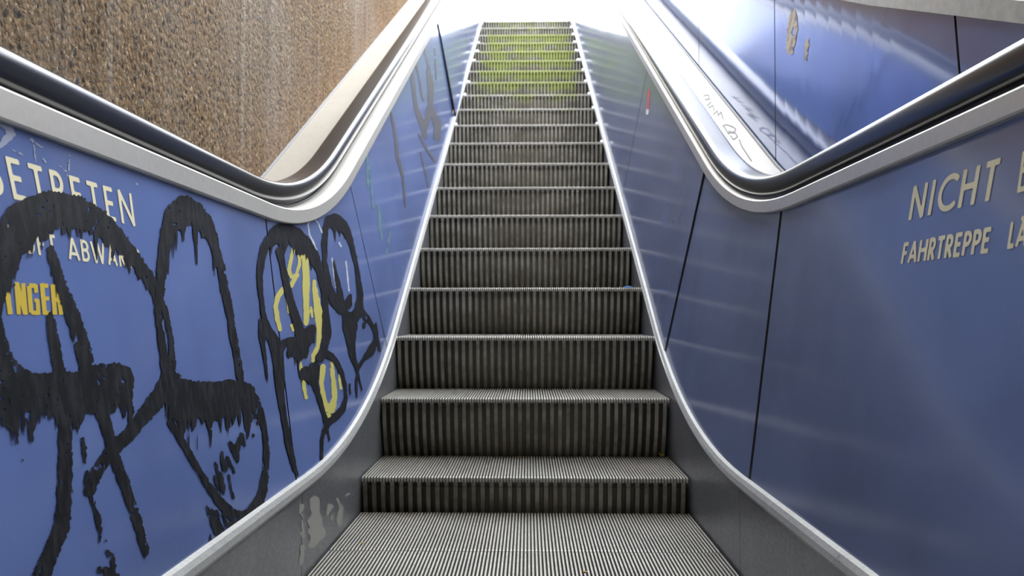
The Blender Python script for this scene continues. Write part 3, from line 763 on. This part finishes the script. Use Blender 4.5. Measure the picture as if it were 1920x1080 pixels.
# bare patches on the left skirt
F = Field(560, 900, 690, 1080, 1.5)
for s in ([(590, 940, 8), (593, 965, 10), (590, 990, 13), (602, 1000, 12), (585, 1020, 8)], [(566, 950, 3), (568, 1010, 4), (565, 1060, 2)], [(618, 950, 5), (622, 968, 4)], [(632, 935, 3), (640, 955, 5), (632, 985, 4)], [(645, 930, 3), (655, 925, 4)]): F.stroke(s)
F.ragged(5, 9, 13, 15)
pos, fc = F.polys(); d = rays(pos[:, 0], pos[:, 1]); P = CAM + d * ((-.5017 - CAM[0]) / d[:, 0])[:, None]
zc = np.array([SL['sb'].z(float(y)) for y in P[:, 1]])
ok = (P[:, 2] < zc - .012) & (P[:, 2] > .004)
fc = [q for q in fc if all(ok[i] for i in q)]
keep = sorted({i for q in fc for i in q}); ren = {i: k for k, i in enumerate(keep)}
tag(link('bare_patch', P[keep], [tuple(ren[i] for i in q) for q in fc], PRIMER, eL), 'pale bare patches on the skirt')
# sticker on the right panel
eR = bal['R']
for nm, pts, mt in (('sticker', [(1217, 170, 2.2), (1216, 185, 2.2), (1215, 203, 2.2)], REDM), ('sticker', [(1214.5, 206, 2.0), (1214, 213, 2.4)], WHITEM)):
    F = Field(1205, 160, 1225, 220, .8); F.stroke(pts).ragged(.4, 2, 4, 3)
    paint_on_panel(nm, F, SIDE['R'], mt, eR, .001, 'small red sticker' if mt is REDM else 'small white sticker scrap')
# scribble on the right decking
F = Field(1310, 165, 1420, 320, .9)
for s in ([(1319, 180), (1328, 178), (1330, 186), (1322, 187)], [(1326, 198), (1333, 192)], [(1329, 202), (1337, 198), (1339, 208)], [(1338, 215), (1345, 208), (1347, 217), (1352, 210), (1356, 223)], [(1355, 236), (1362, 234), (1374, 238), (1380, 243), (1376, 250), (1366, 246)], [(1366, 250), (1377, 247), (1383, 257), (1375, 262), (1370, 255)], [(1386, 262), (1391, 275), (1401, 290), (1409, 302)], [(1358, 238), (1366, 252)]):
    F.stroke([(a, b, 1.0) for a, b in s])
pos, fc = F.polys(); d = rays(pos[:, 0], pos[:, 1])
t = np.full(len(pos), 3.0)
for _ in range(60):
    P = CAM + d * t[:, None]; t = t + SIDE['R']['tt'].dist(P[:, 1], P[:, 2]) * .9
P = CAM + d * t[:, None]; P[:, 2] += .0012
link('scribble', P, fc, PENCIL, eR)

# ------------------------------------------------------------------ steps
NR = 108; NC = 36; HWD = .4985; TD = .393
def tread_mesh():
    xs = []; p = 2 * HWD / NR
    for k in range(NR):
        a = -HWD + k * p
        xs += [(a + p * .02, -.011), (a + p * .24, 0), (a + p * .70, 0), (a + p * .92, -.011)]
    rows = [(-.0015, -.014, -.004), (0.0005, -.014, -.0012), (.004, 0, 0), (TD - .003, 0, 0), (TD, 0, -.002)]
    v, f, fm = [], [], []
    for y, _, dz in rows:
        for x, z in xs: v.append((x, y, z + (dz if z == 0 else 0)))
    n = len(xs)
    for r in range(len(rows) - 1):
        for i in range(n - 1):
            f.append((r * n + i, r * n + i + 1, (r + 1) * n + i + 1, (r + 1) * n + i)); fm.append(0 if i % 4 == 1 else 1)
    b = len(v)   # front faces of the ribs and a body below
    for i in range(n): v.append((xs[i][0], -.0015, -.015))
    for i in range(n - 1):
        f.append((i, b + i, b + i + 1, i + 1)); fm.append(0 if i % 4 == 1 else 1)
    c = len(v)
    for y in (-.0015, TD):
        for x in (-HWD, HWD): v.append((x, y, -.03))
    f.append((c, c + 1, c + 3, c + 2)); fm.append(1)
    return v, f, fm
def riser_mesh():
    p = 2 * HWD / NC; xs = []
    for k in range(NC):
        a = -HWD + k * p
        xs += [(a + p * .06, .009), (a + p * .16, 0), (a + p * .62, 0), (a + p * .72, .009)]
    v, f, fm = [], [], []; rows = []
    for k in range(9):
        th = math.asin(min(.99, (.015 + .215 * k / 8) / .4)); rows.append((.4 - .4 * math.cos(th) + .001, -.4 * math.sin(th)))
    n = len(xs)
    for dy, z in rows:
        for x, d in xs: v.append((x, dy + d, z))
    for r in range(len(rows) - 1):
        for i in range(n - 1):
            f.append((r * n + i, r * n + i + 1, (r + 1) * n + i + 1, (r + 1) * n + i)); fm.append(0 if i % 4 == 1 else 1)
    return v, f, fm
def cap_mesh(side):
    return None
tv = tread_mesh(); rv = riser_mesh()
step0 = empty('escalator_step')
tr0 = link('tread', tv[0], tv[1], [RIB, GROOVE], step0, tv[2])
ri0 = link('riser', rv[0], rv[1], [RISER, RGROOVE], step0, rv[2])
def end_cap(parent, sx, wd):
    v, f = [], []; nu, nv = 8, 6
    for j in range(nv + 1):
        for i in range(nu):
            a = 2 * math.pi * i / nu; b = -math.pi / 2 + math.pi * j / nv
            v.append((wd * math.cos(a) * math.cos(b), (.010) * math.sin(a) * math.cos(b), .013 * math.sin(b)))
    for j in range(nv):
        for i in range(nu): f.append((j * nu + i, j * nu + (i + 1) % nu, (j + 1) * nu + (i + 1) % nu, (j + 1) * nu + i))
    o = link('nose_cap', v, f, CAPM, parent, smooth=True); o.location = (sx * (HWD - wd), .004, .001); return o
noses = [(1.2753, 0.0), (1.6753, 0.0), (2.0753, 0.0), (2.4752, .1053), (2.798, .3114)]
noses += [(3.1153 + k * .34641, .5158 + k * .2) for k in range(17)]
noses += [(9.03, 3.925), (9.42, 3.95), (9.82, 3.95)]
ORD = 'first second third fourth fifth sixth seventh eighth ninth tenth eleventh twelfth thirteenth fourteenth fifteenth sixteenth seventeenth eighteenth nineteenth twentieth'.split()
caps = {9: 'R', 10: 'LR', 11: 'R', 12: 'LR', 13: 'LR', 14: 'R', 15: 'LR', 16: 'LR', 17: 'LR', 18: 'R', 19: 'R', 20: 'LR'}
for i, (y, z) in enumerate(noses):
    if i == 0: st, tr, ri = step0, tr0, ri0
    else:
        st = step0.copy(); C.objects.link(st)
        tr = tr0.copy(); C.objects.link(tr); tr.parent = st
        if i in (3, 4): tr.scale.y = .945
        if i == 21: tr.scale.y = .96
        ri = ri0.copy(); C.objects.link(ri); ri.parent = st
    st.location = (0, y, z)
    k = i - 2
    moss = max(0.0, min(.78, (k - 8.5) / 6.5)) if k < 19 else .5
    for q in (tr, ri): q.color = (moss, 1.0 if k > 0 else (.6 if k == 0 else 0.0), 0, 1)
    if k < -1: lab = 'flat ribbed metal step under the photographer, below the lower edge'
    elif k == -1: lab = 'flat ribbed metal step cut off by the lower edge of the view'
    elif k == 0: lab = 'flat ribbed metal step below the lowest riser, first whole tread'
    elif k <= 20:
        extra = {1: ', yellow leaf on its tread', 4: ', blue scrap at its right end'}.get(k, ', green moss under its nose' if k >= 11 else ', dark grey riser' if k < 9 else ', faint green tinge')
        lab = 'ribbed metal step at the %s riser counted from below%s' % (ORD[k - 1], extra)
    else: lab = 'ribbed metal step lying level beyond the top riser' if k == 21 else 'ribbed metal step level with the upper landing, last before the floor'
    tag(st, lab, 'escalator step', 'escalator steps')
    for ch in caps.get(k, ''): end_cap(st, 1 if ch == 'R' else -1, random.uniform(.012, .026) if k > 11 else .011)

# ------------------------------------------------------------------ leaves and litter on the treads
def leaf(name, px, py, Z, size, rot, mat, label, cat, group=None, curl=.35):
    p = at_z(px, py, Z)
    if Z > .05: p = p + (p - CAM) * min(0, (2.838 - p[1]) / p[1])
    out = [(0, -1), (.35, -.7), (.8, -.45), (.55, -.1), (.95, .3), (.45, .45), (.25, .8), (0, 1.1), (-.25, .75), (-.5, .5), (-.9, .2), (-.5, -.15), (-.75, -.5), (-.3, -.75)]
    v = [(0, 0, .12 * size)]; c, s = math.cos(rot), math.sin(rot)
    for a, b in out:
        x, y = (a * c - b * s) * size, (a * s + b * c) * size
        v.append((x, y, curl * size * (a * a + b * b) * .6 + .0008))
    f = [(0, k + 1, (k + 1) % len(out) + 1) for k in range(len(out))]
    o = link(name, v, f, mat); o.location = (p[0], p[1], Z + .0005)
    so = o.modifiers.new('thick', 'SOLIDIFY'); so.thickness = .0008
    return tag(o, label, cat, group)
leaf('fallen_leaf', 1241, 850, .1053, .011, .6, LEAFY, 'bright yellow leaf at the right back corner of the lowest raised step', 'leaf', curl=1.6)
leaf('leaf_fragment', 680, 1019, 0, .006, 1.2, LEAFB, 'small tan leaf scrap left on the first flat tread', 'leaf')
leaf('leaf_fragment', 1097, 1073, 0, .007, .3, LEAFB, 'tan leaf scrap on the step cut by the lower edge', 'leaf')
leaf('leaf_fragment', 775, 849, .1053, .006, 2.0, LEAFB, 'orange leaf scrap at the back of the lowest raised tread, left of middle', 'leaf')
leaf('leaf_fragment', 974, 858, .1053, .006, 2.6, LEAFB, 'orange leaf scrap at the middle back of the lowest raised tread', 'leaf')
leaf('leaf_fragment', 1264, 957, 0, .006, 2.6, LEAFY, 'yellow leaf scrap at the foot of the lowest riser, far right', 'leaf')
leaf('leaf_fragment', 583, 1062, 0, .008, .9, LEAFY, 'yellow leaf scrap beside the left skirt near the lower edge', 'leaf')
zb = noses[6][1]; yb = noses[6][0]
s_ = box('plastic_scrap', (-.016, -.006, -.003), (.016, .006, .003), BLUEBIT, None, .001)
p = at_z(1190, 536, zb); s_.location = (p[0], yb + .008, zb + .0035); tag(s_, 'small blue plastic scrap lying on the right end of a step nose', 'scrap')
